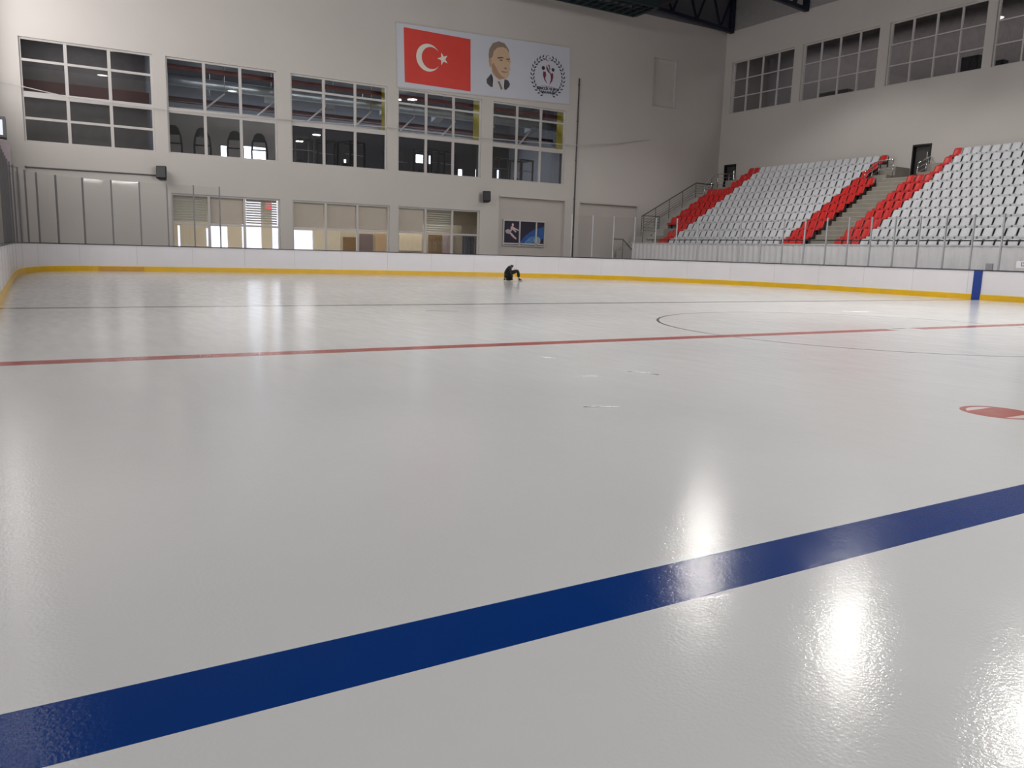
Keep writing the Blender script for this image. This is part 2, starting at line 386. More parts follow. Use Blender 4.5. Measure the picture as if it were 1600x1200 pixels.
for (x, y, z, lab) in [(4.35, 41.5, 10.62, 'small bright ceiling lamp seen through the window left of the banner'), (7.1, 42.0, 11.3, 'small bright ceiling lamp seen through the window under the flag'), (-4.9, 42.5, 10.9, 'small bright ceiling lamp above the treadmills')]:
    e = empty('ceiling_lamp', (x, y, z), lab, 'lamp', 'small lamps in the gym')
    MB().tube([(0, 0, 0), (0, 0, 12-.2-z)], .015, 6).build('hanger_rod', STEEL, e)
    MB().tube([(0, 0, -.1), (0, 0, -.02), (0, 0, .08)], [.13, .12, .03], 10).build('lamp_shade', LAMPE, e)

# treadmills and exercise frames
def treadmill():
    e = empty('treadmill', (0, 0, 0), '', 'treadmill', 'treadmills in the gym window')
    MB().box(-.38, .38, 0, 1.7, .05, .22).build('deck', BLACKP, e, bevel=.03)
    MB().box(-.26, .26, .1, 1.6, .22, .235).build('running_belt', BLACK, e)
    fr = MB()
    for s in (-1, 1): fr.tube([(s*.40, .0, .05), (s*.41, .0, .9), (s*.36, .03, 1.35), (s*.26, .05, 1.62)], .05, 8)
    fr.tube([(-.26, .05, 1.62), (.26, .05, 1.62)], .055, 8); fr.tube([(-.40, 0, .95), (.40, 0, .95)], .04, 8)
    fr.build('upright_frame', BLACK, e, smooth=True)
    MB().prism([(-.34, -.04, 1.38), (.34, -.04, 1.38), (.28, -.04, 1.72), (.12, -.04, 1.86), (-.12, -.04, 1.86), (-.28, -.04, 1.72)], (0, .1, 0)).build('console', BLACKP, e)
    for s in (-1, 1): MB().tube([(s*.36, .05, 1.1), (s*.38, .6, 1.05)], .03, 8).build('handrail', BLACK, e)
    return e
tm = treadmill()
for i, (x, l) in enumerate([(-7.9, 'leftmost treadmill in the second upper window'), (-6.45, 'second treadmill from the left in the gym window'), (-4.75, 'third treadmill from the left in the gym window'), (-3.45, 'rightmost treadmill in the second upper window')]):
    o = tm if i == 0 else copy_tree(tm); o.location = (x, 36.6, 5.6); o['label'] = 'black '+l; o.rotation_euler.z = -.25
def rack():
    e = empty('exercise_frame', (0, 0, 0), '', 'exercise machine', 'exercise machines in the gym')
    f = MB()
    for x in (-.55, .55):
        for y in (0, 1.1): f.box(x-.045, x+.045, y-.045, y+.045, 0, 1.95)
    f.box(-.6, .6, -.05, .05, 1.85, 1.95); f.box(-.6, .6, 1.05, 1.15, 1.85, 1.95)
    for x in (-.55, .55): f.box(x-.04, x+.04, 0, 1.1, 1.86, 1.94).box(x-.04, x+.04, 0, 1.1, .02, .1)
    f.build('steel_frame', BLACK, e)
    w = MB()
    for k in range(8): w.box(-.2, .2, 1.0, 1.16, .12+k*.085, .19+k*.085)
    w.build('weight_stack', BLACKP, e)
    MB().box(-.18, .18, .15, .85, .45, .56).build('bench_pad', BLACKP, e, bevel=.02)
    MB().tube([(-.75, .2, 1.2), (.75, .2, 1.2)], .02, 8).build('lift_bar', STEEL, e)
    return e
rk = rack()
for i, (x, y, l) in enumerate([(-.9, 36.6, 'left in the window between treadmills and banner'), (.6, 37.4, 'middle of the window between treadmills and banner'), (2.3, 36.8, 'right in the window left of the banner'), (5.4, 38.2, 'left in the window under the flag'), (7.1, 36.8, 'middle of the window under the flag'), (8.6, 37.2, 'right in the window under the flag'), (12.2, 37.0, 'left in the window under the emblem'), (14.4, 37.3, 'right in the window under the emblem')]):
    o = rk if i == 0 else copy_tree(rk); o.location = (x, y, 5.6); o['label'] = 'black exercise frame, '+l; o.rotation_euler.z = .2*(i % 3)

# lobby
g = MB().box(XL-.3, 18.3, ry0, 46.2, 4.6, 4.9); struct(g, 'ceiling', mat('lobby_ceiling', (196, 192, 184), .8), 'pale lobby ceiling behind the ground floor windows', 'ceiling')
g = MB().box(XL-.3, 18.3, ry0, 46.2, -.25, -.03); struct(g, 'floor', mat('lobby_floor', (130, 112, 90), .5), 'brown lobby floor behind the ground floor windows', 'floor')
LOB = mat('lobby_wall_beige', (178, 171, 158), .8, var=.04)
lw = [(-5.3, -5.15, 1.2, 2.3), (-6.95, -6.8, .6, 2.4), (-5.05, -4.0, .3, 2.45), (-3.15, -1.9, .2, 4.2), (-1.25, -.8, .2, 4.2), (.1, 1.45, .3, 2.4)]
g = wall_holes('y', 43, 43.2, -9.2, 18.3, -.03, 4.6, lw, MB()); struct(g, 'wall_lobby', LOB, 'beige lobby back wall with bright door openings', 'wall')
g = MB().box(-9.4, -9.2, ry0, 43.2, -.03, 4.6).box(18.1, 18.3, ry0, 43, -.03, 4.6); struct(g, 'wall_lobby', LOB, 'beige end walls of the lobby', 'wall')
# bright yard outside the doors
struct(MB().box(-30, 40, 60, 60.4, -.2, 5), 'wall_yard', mat('yard_wall', (214, 206, 210), .8, var=.2, scale=.5), 'pale wall of the yard outside the lobby doors', 'wall')
struct(MB().box(-30, 40, 46.3, 60, -.3, -.2), 'floor', mat('yard_floor', (196, 190, 186), .8), 'pale yard paving outside the lobby doors', 'floor')
e = empty('lobby_partition', (2.0, 39.95, -.03), 'beige partition with cream notice boards in the lobby', 'partition')
MB().box(.25, 8.9, 0, .12, 0, 3.1).build('partition_wall', LOB, e)
for a, b, z0, z1, m, n in [(.45, 1.35, .3, 2.05, WOOD, 'cabinet_front'), (1.55, 2.45, .3, 2.3, mat('grey_plum_curtain', (112, 100, 104), .9), 'curtain'), (2.6, 3.3, .3, 2.35, mat('light_wood', (176, 150, 122), .6), 'wardrobe_front'), (4.3, 5.9, 1.3, 2.5, CREAM, 'notice_board'), (6.4, 7.4, .2, 2.4, WOOD, 'door_leaf'), (7.55, 8.3, .2, 2.4, mat('lilac_curtain', (170, 156, 166), .9), 'curtain')]:
    MB().box(a, b, -.06, 0, z0, z1).build(n, m, e)
e = empty('curtain', (9.3, 36.6, -.03), 'blue grey hanging curtain at the right of the ground floor windows', 'curtain')
c = MB(); n0 = 40; pp = [(i*1.6/n0, .06*math.sin(i*1.3)) for i in range(n0+1)]
c.prism([(x, y, .02) for x, y in pp]+[(x, y+.02, .02) for x, y in reversed(pp)], (0, 0, 2.3)); c.build('curtain_fabric', mat('blue_grey_curtain', (92, 98, 112), .9), e)
MB().tube([(-.1, 0, 2.36), (1.75, 0, 2.36)], .03, 8).build('curtain_rail', STEEL, e)
e = tag(MB().box(-2.95, -2.6, 37.5, 37.54, 3.45, 3.75).build('neon_sign', mat('red_neon', (255, 40, 60), .5, emit=(255, 50, 70), estr=2.2)), 'small red glowing sign behind the slatted blinds', 'sign')
# blinds
def venetian(x0, x1, z0, z1, lab, op=.5):
    e = empty('venetian_blind', ((x0+x1)/2, YB+.30, z1), lab, 'blind', 'blinds in the ground floor windows')
    h = (x1-x0)/2; s = MB(); n = int((z1-z0)/.13)
    for k in range(n):
        z = -.08-k*.13; d = .05
        s.prism([(-h, -d, z-d*op), (-h, d, z+d*op), (-h, d, z+d*op+.008), (-h, -d, z-d*op+.008)], (2*h, 0, 0))
    s.build('slats', BLINDW, e); MB().box(-h, h, -.04, .04, -.04, .0).build('head_rail', FRAME, e)
    MB().tube([(h*.6, -.045, -.03), (h*.6, -.045, z0-z1)], .006, 5).build('pull_cord', FRAME, e)
def roller(x0, x1, z0, z1, lab):
    e = empty('roller_blind', ((x0+x1)/2, YB+.28, z1), lab, 'blind', 'blinds in the ground floor windows')
    h = (x1-x0)/2
    MB().box(-h, h, -.006, .006, z0-z1, -.04).build('blind_fabric', BEIGE, e); MB().tube([(-h, 0, -.04), (h, 0, -.04)], .04, 10).build('roller_tube', FRAME, e)
    MB().box(-h, h, -.014, .014, z0-z1-.03, z0-z1).build('bottom_bar', FRAME, e)
a, b = lo_win[0]; w = (b-a)/3
venetian(a+.12, a+w-.08, 2.46, 3.78, 'closed slatted blind in the left bay of the leftmost ground floor window', 1.1)
roller(a+w+.08, a+2*w-.08, 2.46, 3.78, 'plain blind in the middle bay of the leftmost ground floor window')
venetian(a+2*w+.08, b-.12, 2.46, 3.78, 'open slatted blind with bright daylight behind it', .75)
a, b = lo_win[1]; w = (b-a)/3
for k, l in enumerate(('left', 'middle', 'right')): roller(a+w*k+.1, a+w*(k+1)-.08, 2.46, 3.78, 'beige roller blind in the '+l+' bay of the middle ground floor window')
a, b = lo_win[2]; w = (b-a)/3
roller(a+.1, a+w-.08, 2.46, 3.78, 'beige blind in the left bay of the ground floor window nearest the poster')
venetian(a+w+.08, a+2*w-.08, 2.46, 3.78, 'open slatted blind in the ground floor window nearest the poster', .75)

# rooms behind the side wall
for i, (z0, z1) in enumerate([(11.1, 16.6)]):
    g = MB().box(XS+5.4, XS+5.6, 6, 36, z0, z1).box(XS+.4, XS+5.4, 6, 6.2, z0, z1).box(XS+.4, XS+5.4, 35.8, 36, z0, z1)
    struct(g, 'wall_side_rooms', mat('side_room_wall', (120, 112, 112), .8, var=.08), 'grey walls of the rooms behind the side windows', 'wall')
    struct(MB().box(XS+.4, XS+5.6, 6, 36, z1, z1+.2), 'ceiling', DARK2, 'dark ceiling behind the side wall windows', 'ceiling')
    struct(MB().box(XS+.4, XS+5.6, 6, 36, z0-.2, z0), 'floor', DARK2, 'dark floor behind the side wall windows', 'floor')
area('side_room_light', (XS+3, 21, 16.4), (XS+3, 21, 0), 3, 24, 300, (1, .96, .94))
for (y, w, h, x, lab) in [(26.4, 2.3, .75, .9, 'long dark stack of chairs in the second side window'), (24.0, .7, .5, 1.2, 'small dark box in the second side window'), (17.6, 1.0, 1.35, 1.2, 'tall dark cabinet in the third side window'), (15.9, .6, .8, 1.0, 'dark box in the lower corner of the third side window'), (13.5, 1.5, .8, 1.0, 'dark heap in the rightmost side window')]:
    e = empty('storage_cabinet', (XS+.4+x, y, 11.1), lab, 'cabinet', 'stored things in the side rooms')
    MB().box(0, .5, -w/2, w/2, 0, h+.5).build('cabinet_body', DARK, e, bevel=.02)
    MB().box(-.02, 0, -w/2+.04, -.02, .1, h+.4).box(-.02, 0, .02, w/2-.04, .1, h+.4).build('cabinet_door', BLACKP, e)
# yard of windows: doors in the stand wall
for n, (a, b, lab) in enumerate([(18.27, 19.42, 'dark doorway at the top of the central stairway'), (33.2, 34.36, 'dark doorway at the top of the far stairs by the corner')]):
    e = empty('door_%d' % (n+1), (XS, (a+b)/2, 6.4), lab, 'door', kind='structure')
    h = (b-a)/2
    MB().box(-.04, .3, -h, -h+.08, 0, 1.75).box(-.04, .3, h-.08, h, 0, 1.75).box(-.04, .3, -h+.08, h-.08, 1.65, 1.75).build('door_frame', BLACKP, e)
    MB().box(.2, .26, -h+.08, h-.08, 0, 1.65).build('door_leaf', mat('dark_door', (66, 62, 62), .5), e)
    MB().tube([(.16, -.25, .7), (.16, -.25, 1.3)], .02, 8).build('door_handle', CHROME, e)

# ------------------------------------------------------------------ boards
def offset(P, d):
    out = []
    for i, p in enumerate(P):
        a = Vector(P[max(i-1, 0)]); b = Vector(P[min(i+1, len(P)-1)]); t = (b-a).normalized(); n = Vector((t.y, -t.x))
        out.append(Vector(p)+n*d)
    return out
def ribbon(mb, P, d0, d1, z0, z1):
    A = offset(P, d0); B = offset(P, d1); n = len(mb.v); k = len(P)
    for a, b in zip(A, B): mb.v += [(a.x, a.y, z0), (b.x, b.y, z0), (b.x, b.y, z1), (a.x, a.y, z1)]
    for i in range(k-1):
        q = n+4*i; r = q+4
        for j in range(4): mb.f.append((q+j, q+(j+1) % 4, r+(j+1) % 4, r+j))
    mb.f.append((n, n+1, n+2, n+3)); q = n+4*(k-1); mb.f.append((q+3, q+2, q+1, q)); return mb
# outward is +offset for this direction of travel (right side going +Y): t=(0,1) -> n=(1,0)
bd = empty('rink_board', (0, 0, 0), 'white rink boards with yellow kick strip and dark top rail around the ice', 'rink boards')
ribbon(MB(), PATH, 0, .10, .0, 1.16).build('board_panel', BOARD, bd, smooth=False)
ribbon(MB(), PATH, -.025, 0, .0, .215).build('kick_plate', KICK, bd)
ribbon(MB(), PATH, -.03, .14, 1.16, 1.2).build('top_rail', CAP, bd)
ribbon(MB(), PATH, -.012, 0, .215, .235).build('kick_plate_edge', mat('kick_edge_pale', (236, 220, 150), .4), bd)
ribbon(MB(), [(18.12, 8.03), (18.12, 8.37)], -.035, 0, .0, 1.16).build('blue_stripe', BLUEB, bd)
J = path_resample(PATH, 2.4)
jm = MB()
for i, p in enumerate(J[1:-1]):
    q0 = J[i]; q1 = J[i+2]; t = (q1-q0).normalized(); nn = Vector((t.y, -t.x))
    a = p-nn*.006; jm.bar((a.x, a.y, .24), (a.x, a.y, 1.15), .006, .006)
jm.build('panel_joint', mat('joint_grey', (190, 187, 190), .6), bd)['kind'] = 'stuff'
# recessed gate in the far left corner
gt = MB(); gp = [v for v in PATH if -12.3 < v[0] < -10.2 and v[1] > 29]
ribbon(gt, gp, -.05, -.026, .02, .2); gt.build('gate_strip', mat('kick_orange', (206, 150, 24), .4), bd)

# glass shield on the boards
sh = empty('glass_shield', (0, 0, 1.2), 'clear protective glass shield with grey posts standing on the rink boards', 'glass shield')
P2 = path_resample(PATH, 1.16)
def hgt(p):
    if p.x > 16: return 3.4
    if p.x > 5: return 3.4+(16-p.x)*.03
    return 4.05
def shown(p):
    if p.y < 1 and p.x > 0: return False
    if p.y < 17 and p.x < 0: return False
    return p.x > 10.6 or p.x < -6.6
cnt = 0
for i in range(len(P2)-1):
    p, q = P2[i], P2[i+1]
    t = (q-p).normalized(); n = Vector((t.y, -t.x)); 
    if shown(p):
        a = p+n*.05; h = hgt(p)
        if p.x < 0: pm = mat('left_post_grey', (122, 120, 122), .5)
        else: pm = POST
        MB().box(-.028, .028, -.03, .03, 0, h-1.2).build('post', pm, sh).location = (a.x, a.y, 0)
        sh.children[-1].rotation_euler.z = math.atan2(t.y, t.x)
    if shown(p) and shown(q):
        a = p+n*.05+t*.035; b = q+n*.05-t*.035; d = (b-a); L_ = d.length
        o = MB().box(0, L_, -.006, .006, .0, hgt(p)-1.2-.03).build('glass_pane', GLASS, sh); o.location = (a.x, a.y, 0); o.rotation_euler.z = math.atan2(d.y, d.x)
        if p.x > 10.6 or p.x < -6.6:
            o = MB().box(0, L_, -.01, .01, hgt(p)-1.2-.03, hgt(p)-1.2).build('top_edge', mat('edge_clear', (176, 176, 178), .3), sh) if False else None
# ------------------------------------------------------------------ grandstand
NR = 11
XK = lambda k: 21.2+.785*k
ZK = lambda k: 2.53+.512*k
FK = lambda k: ZK(k)-.80
st = empty('grandstand', (21, 18, 0), 'stepped concrete spectator stand along the side wall', 'grandstand')
def steps(name, y0, y1, kmax, half, m, last_x):
    for k in range(kmax+1):
        x0 = XK(k)-.66; x1 = last_x if k == kmax else x0+.785
        MB().box(x0-21, x1-21, y0-18, y1-18, 0, FK(k)).build(name, m, st)
        if half: MB().box(x0+.39-21, x0+.785-21, y0-18, y1-18, FK(k), FK(k)+.256).build('half_step', m, st)
STW = mat('stair_side_paint', (176, 172, 168), .8, var=.04)
steps('terrace', 2, 17.56, NR-1, False, CONC, XS)
steps('terrace', 19.48, 32.85, NR-1, False, CONC, XS)
steps('central_stair_step', 17.56, 19.48, 8, True, CONC, XS)
steps('far_stair_step', 32.85, 34.98, 8, True, STW, XS)
# nosings on the steps
ns = MB()
for k in range(0, 9):
    x0 = XK(k)-.66-21
    for dx, dz in ((0, 0), (.39, .256)):
        ns.box(x0+dx-.012, x0+dx+.04, 17.6-18, 19.44-18, FK(k)+dz-.03, FK(k)+dz+.006)
ns.build('step_nosing', mat('step_edge', (176, 170, 160), .8), st)
pm = mat('parapet_sheet', (236, 234, 236), .5, var=.03)
pr = MB(); y = 2.0; n = 0
ys = [2+i*.1 for i in range(int(31/.1))]
prof = []
for i, yy in enumerate(ys): prof.append((-.03 if i % 4 < 2 else 0.0, yy))
pr.prism([(x-.72, yy-18, .0) for x, yy in prof]+[(-.65, yy-18, .0) for x, yy in reversed(prof)], (0, 0, 2.17))
pr.build('corrugated_parapet', pm, st)
MB().box(-.78, -.60, 2-18, 33-18, 2.17, 2.23).build('parapet_coping', mat('coping_white', (214, 212, 212), .5), st)
for z, y0, y1 in ((2.42, 2, 31.5),):
    r_ = MB().tube([(-.69, y0-18, z), (-.69, y1-18, z)], .028, 8)
    yy = y0+.4
    while yy < y1:
        r_.tube([(-.69, yy-18, 2.23), (-.69, yy-18, z)], .018, 6); yy += 1.5
    r_.build('front_guard_rail', BLACK, st, smooth=True)
# seat support rails
for k in range(NR):
    r = .034 if k in (10, 4, 1) else .02
    for (y0, y1) in ((2, 17.5 if k < 8 else 16.6), (19.5 if k < 8 else 20.5, 32.75 if 3 <= k <= 7 else 31.3)):
        MB().box(XK(k)-.02-21, XK(k)-.02+r*1.5-21, y0-18, y1-18, FK(k)+.30, FK(k)+.30+r*2).build('seat_rail', BLACK, st)

# ------------------------------------------------------------------ seats
def make_seat(m, red):
    e = empty('stadium_seat', (0, 0, 0), '', 'stadium seat')
    # backrest: curved shell
    mb = MB(); W_ = .212; nu, nv = 6, 5; vs = []
    for side in (0, 1):
        for j in range(nv+1):
            t = j/nv; z = .38+.42*t; w = W_*(1-.05*t*t) ; x = -.17+.19*t+(.035 if side else 0)
            for i in range(nu+1):
                u = -1+2*i/nu; vs.append((x-.035*u*u, u*w, z-(.03*u**4 if j == nv else 0)))
    mb.v = vs; S = (nu+1)*(nv+1)
    for j in range(nv):
        for i in range(nu):
            a = j*(nu+1)+i; mb.f.append((a, a+1, a+nu+2, a+nu+1)); mb.f.append((S+a, S+a+nu+1, S+a+nu+2, S+a+1))
    for i in range(nu):
        mb.f.append((i, S+i, S+i+1, i+1)); a = nv*(nu+1)+i; mb.f.append((a, a+1, S+a+1, S+a))
    for j in range(nv):
        a = j*(nu+1); mb.f.append((a, a+nu+1, S+a+nu+1, S+a)); a += nu; mb.f.append((a, S+a, S+a+nu+1, a+nu+1))
    mb.build('backrest', m, e, smooth=True)
    p = MB(); pr_ = [(-.15, .40), (-.30, .395), (-.40, .41), (-.46, .385), (-.47, .27), (-.43, .26), (-.40, .34), (-.15, .34)]
    p.prism([(x, -.212, z) for x, z in pr_], (0, .424, 0)); p.build('seat_pan', m, e)
    b = MB()
    b.v = []; prof_ = [(.06, .002), (.06, .70), (.03, .76), (-.10, .40), (-.40, .34), (-.40, .24), (-.06, .22), (-.04, .002)]
    for s in (-1, 1): b.prism([(x, s*.236-.01, z) for x, z in prof_], (0, .02, 0))
    b.box(-.08, -.04, -.226, .226, .24, .28)
    b.build('bracket', BLACK, e)
    return e
white = make_seat(WHITE_SEAT, False); redS = make_seat(RED_SEAT, True)
used = {'w': False, 'r': False}
def put(kind, k, y, label, group):
    src = white if kind == 'w' else redS
    o = src if not used[kind] else copy_tree(src)
    used[kind] = True
    o.location = (XK(k), y, FK(k)); o['label'] = label; o['group'] = group; o['category'] = 'stadium seat'
wl = []
for k in range(NR):
    rowname = ordinal(k+1)+' row up'
    for i in range(18): wl.append((0, k, 21.0+.257+i*.514, 'white seat, %s, %s to the left of the central stairway block' % (rowname, ordinal(i+1))))
    ymin = 7.7+k*.47; i = 0
    while 16.01-.257-i*.51 > ymin-.3:
        wl.append((1, k, 16.01-.257-i*.51, 'white seat, %s, %s to the right of the central stairway block' % (rowname, ordinal(i+1)))); i += 1
camv = Vector((-14.5, -10.25, 1.36))
wl.sort(key=lambda s: (Vector((XK(s[1]), s[2], ZK(s[1])))-camv).length)
for s in wl[:300]: put('w', s[1], s[2], s[3], 'white seats in the stand left of the stairway' if s[0] == 0 else 'white seats in the stand right of the stairway')
rest = wl[300:]
if rest:
    mb = MB()
    src = [ch for ch in white.children if ch.name.split('.')[0] in ('backrest', 'seat_pan')]
    for s in rest:
        for ch in src:
            n = len(mb.v); mb.v += [(v.co.x+XK(s[1]), v.co.y+s[2], v.co.z+FK(s[1])) for v in ch.data.vertices]
            mb.f += [tuple(n+i for i in p.vertices) for p in ch.data.polygons]
    tag(mb.build('stadium_seat_rows', WHITE_SEAT), 'furthest white seats in the far upper rows of the stand', 'stadium seats', kind='stuff')
for k in range(NR):
    rn = ordinal(k+1)+' row up'
    for i in range(1 if k >= 8 else 3):
        put('r', k, 20.98-.25-i*.5, 'red seat left of the central stairway, %s, %s from the white seats' % (rn, ordinal(i+1)), 'red seats left of the central stairway')
        put('r', k, 16.02+.25+i*.51, 'red seat right of the central stairway, %s, %s from the white seats' % (rn, ordinal(i+1)), 'red seats right of the central stairway')
    for i in range(5 if 3 <= k <= 7 else 2):
        put('r', k, 30.27+.257+i*.505, 'red seat by the far corner stairs, %s, %s from the white seats' % (rn, ordinal(i+1)), 'red seats by the far corner stairs')

# ------------------------------------------------------------------ railings of the stand
def railing(pts, h, n_mid, lab, name='railing', m=CHROME, post_step=1.0, bottom=None, pm=None):
    o0 = Vector(pts[0]); e = empty(name, o0, lab, 'railing')
    P = [Vector(p)-o0 for p in pts]
    up = Vector((0, 0, h))
    MB().tube([p+up for p in P], .028, 8).build('handrail', m, e, smooth=True)
    for k in range(n_mid): MB().tube([p+up*((k+1)/(n_mid+1)) for p in P], .013, 6).build('mid_rail', m, e)
    for a, b in zip(P, P[1:]):
        L_ = (b-a).length; n = max(1, round(L_/post_step))
        for i in range(n): 
            q = a+(b-a)*i/n; MB().tube([q, q+up], .028, 8).build('post', pm or m, e, smooth=True)
    MB().tube([P[-1], P[-1]+up], .028, 8).build('post', pm or m, e, smooth=True)
    return e
F8 = FK(8)
railing([(26.9, 20.35, F8-.35), (28.1, 20.35, F8+.35), (28.1, 19.45, F8+.35)], 1.05, 3, 'shiny steel railing left of the central doorway', post_step=.9)
railing([(29.6, 18.2, F8+.6), (28.2, 17.5, F8+.3), (27.6, 17.6, F8)], 1.0, 3, 'shiny steel railing right of the central doorway', post_step=.7)
railing([(26.6, 33.0, 5.55), (27.8, 33.0, 6.3), (29.4, 33.0, 6.4)], 1.0, 3, 'shiny steel railing beside the far corner doorway', post_step=.6)
# far stairs handrail, sloping
hr = empty('stair_railing', (21.7, 33.8, 2.2), 'long dark sloping handrail with thin bars on the far corner stairs', 'railing')
def q(x, z): return (x-21.7, -.0, z-2.2)
MB().tube([q(21.7, 4.06), q(26.51, 6.62), q(28.2, 6.6)], .05, 8).build('handrail', RAILG, hr, smooth=True)
for k in range(1, 6): MB().tube([q(21.7, 4.06-.17*k), q(26.51, 6.58-.17*k), q(28.2, 6.58-.17*k)], .014, 6).build('mid_rail', RAILG, hr)
for x in (21.7, 22.9, 24.1, 25.3, 26.5, 28.1):
    z = 4.06+max(0, min(1, (x-21.7)/4.81))*2.56; MB().tube([q(x, z-1.35), q(x, z)], .025, 8).build('post', RAILG, hr)
lr = empty('stair_railing', (20.0, 33.6, 0), 'lower handrail crossing down in front of the corner stairs', 'railing')
MB().tube([(-.9, 0, 2.44), (.0, 0, 2.44), (1.72, 0, 1.0)], .04, 8).build('handrail', RAILG, lr, smooth=True)
MB().tube([(1.6, 0, 2.1), (2.9, 0, 3.2)], .03, 8).build('upper_handrail', RAILG, lr, smooth=True)
for x, z in ((0, 2.44), (1.7, 2.2), (2.85, 3.2), (-.85, 2.44)): MB().tube([(x, 0, -.03), (x, 0, z)], .025, 8).build('post', RAILG, lr)
for z in (4.1, 3.9, 3.7, 3.5, 3.3, 3.1): MB().tube([(1.7, 0, z), (3.1, 0, z)], .014 if z < 4 else .03, 6).build('landing_bar', RAILG, lr)
MB().tube([(1.7, 0, 2.2), (1.7, 0, 4.1)], .03, 8).build('post', RAILG, lr); MB().tube([(3.1, 0, 2.2), (3.1, 0, 4.1)], .03, 8).build('post', RAILG, lr)

# ------------------------------------------------------------------ banner
BW, BH = 12.0, 3.45
bn = empty('wall_banner', (4.08, YB-.035, 10.64), 'long white banner with red flag, portrait and round emblem on the end wall', 'banner')
bn.rotation_euler = (0, -math.atan(.0315), 0)
BANW = mat('banner_cloth', (198, 200, 210), .55, var=.02, scale=.4)
MB().box(0, BW, -.02, .02, 0, BH).build('banner_cloth', BANW, bn)
fr_ = MB().box(-.05, 0, -.03, .02, -.05, BH+.05).box(0, BW, -.03, .02, -.06, 0).box(0, BW, -.03, .02, BH, BH+.04)
fr_.build('banner_frame', FRAME, bn)
def flat(name, polys, m, parent, d=.004, lvl=1):
    mb = MB(); y = -.02-.004*lvl
    for P in polys: mb.prism([(x, y, z) for x, z in P], (0, d, 0))
    return mb.build(name, m, parent)
def ell(cx, cz, rx, rz=None, n=24, a0=0, a1=2*math.pi, full=True):
    rz = rz or rx
    return [(cx+rx*math.cos(a0+(a1-a0)*i/n), cz+rz*math.sin(a0+(a1-a0)*i/n)) for i in range(n if full else n+1)]
def m_flat(n, rgb): return mat('print_'+n, rgb, .6, var=.03, scale=2)
fg = flat('flag_print', [[(.45, .27), (4.75, .13), (4.77, 3.12), (.45, 3.27)]], m_flat('red', (212, 62, 52)), bn, lvl=1)
# crescent from quads between outer and inner arcs
co, ci = (1.97, 1.77), (2.16, 1.77); ro, ri = .77, .615
d = ci[0]-co[0]; xi = (ro*ro-ri*ri+d*d)/(2*d); ang_o = math.acos(max(-1, min(1, xi/ro))); ang_i = math.acos(max(-1, min(1, (xi-d)/ri)))
n = 32; cres = []
for i in range(n):
    def pt(i):
        t = i/n; ao = ang_o+(2*math.pi-2*ang_o)*t; ai = ang_i+(2*math.pi-2*ang_i)*t
        return (co[0]+ro*math.cos(ao), co[1]+ro*math.sin(ao)), (ci[0]+ri*math.cos(ai), ci[1]+ri*math.sin(ai))
    a, b = pt(i); c, d_ = pt(i+1); cres.append([a, c, d_, b])
WPR = m_flat('white', (226, 222, 212))
flat('crescent', cres, WPR, fg, lvl=2)
def star(cx, cz, r, rot=0, n=5, inn=.40):
    return [(cx+(r if i % 2 == 0 else r*inn)*math.cos(rot+math.pi*i/n), cz+(r if i % 2 == 0 else r*inn)*math.sin(rot+math.pi*i/n)) for i in range(2*n)]
def fan(P, c): return [[c, P[i], P[(i+1) % len(P)]] for i in range(len(P))]
flat('star', fan(star(2.92, 1.80, .37, math.pi), (2.92, 1.80)), WPR, fg, lvl=2)
# portrait: generic layered print of a man in suit and tie turned to the right
pt_ = empty('portrait_print', (0, 0, 0), None, None); pt_.parent = bn
def G(P, ox=6.0, oz=.52, s=1.0): return [(ox+x*s, oz+z*s) for x, z in P]
flat('suit', [G([(-.15, .42), (.18, .78), (.30, .55), (.28, 0), (.1, .02), (-.13, .2)]), G([(1.12, .55), (1.38, .5), (1.52, .3), (1.45, .12), (1.2, -.1), (1.08, .0)])], m_flat('suit', (72, 70, 76)), pt_, lvl=1)
flat('shirt', [G([(.18, .80), (.62, .50), (1.15, .62), (1.14, 0), (.95, -.15), (.28, .0)])], m_flat('shirt', (206, 200, 202)), pt_, lvl=1)
flat('tie', [G([(.62, .38), (.76, .40), (.98, -.02), (.88, -.12)])], m_flat('tie', (120, 112, 110)), pt_, lvl=2)
SK = m_flat('skin', (202, 170, 142)); 
flat('head', [G([(.18, 1.15), (.05, 1.75), (.10, 2.15), (.32, 2.5), (.70, 2.66), (1.10, 2.58), (1.38, 2.32), (1.47, 2.0), (1.50, 1.72), (1.60, 1.62), (1.52, 1.5), (1.50, 1.3), (1.55, 1.16), (1.46, 1.05), (1.44, .82), (1.30, .62), (1.05, .55), (.75, .48), (.5, .62), (.25, .85)])], SK, pt_, lvl=2)
flat('hair', [G([(.05, 1.45), (.0, 1.85), (.05, 2.2), (.3, 2.56), (.72, 2.72), (1.12, 2.64), (1.40, 2.34), (1.46, 2.1), (1.28, 2.34), (1.0, 2.42), (.62, 2.34), (.36, 2.1), (.28, 1.78), (.16, 1.68)])], m_flat('hair', (140, 122, 106)), pt_, lvl=3)
flat('cheek_shade', [G([(.28, .9), (.2, 1.3), (.34, 1.42), (.5, 1.2), (.66, .95), (.9, .72), (1.2, .62), (.75, .5), (.5, .62)])], m_flat('skin_dark', (168, 134, 108)), pt_, lvl=3)
flat('eyebrow', [G([(.62, 1.78), (.95, 1.84), (1.1, 1.76), (.95, 1.76), (.62, 1.70)])], m_flat('line', (104, 78, 62)), pt_, lvl=4)
flat('eyebrow', [G([(1.22, 1.76), (1.52, 1.80), (1.5, 1.72), (1.24, 1.70)])], m_flat('line', (104, 78, 62)), pt_, lvl=4)
flat('eye', [G([(.72, 1.64), (.9, 1.68), (1.0, 1.62), (.85, 1.6)])], m_flat('line', (104, 78, 62)), pt_, lvl=4)
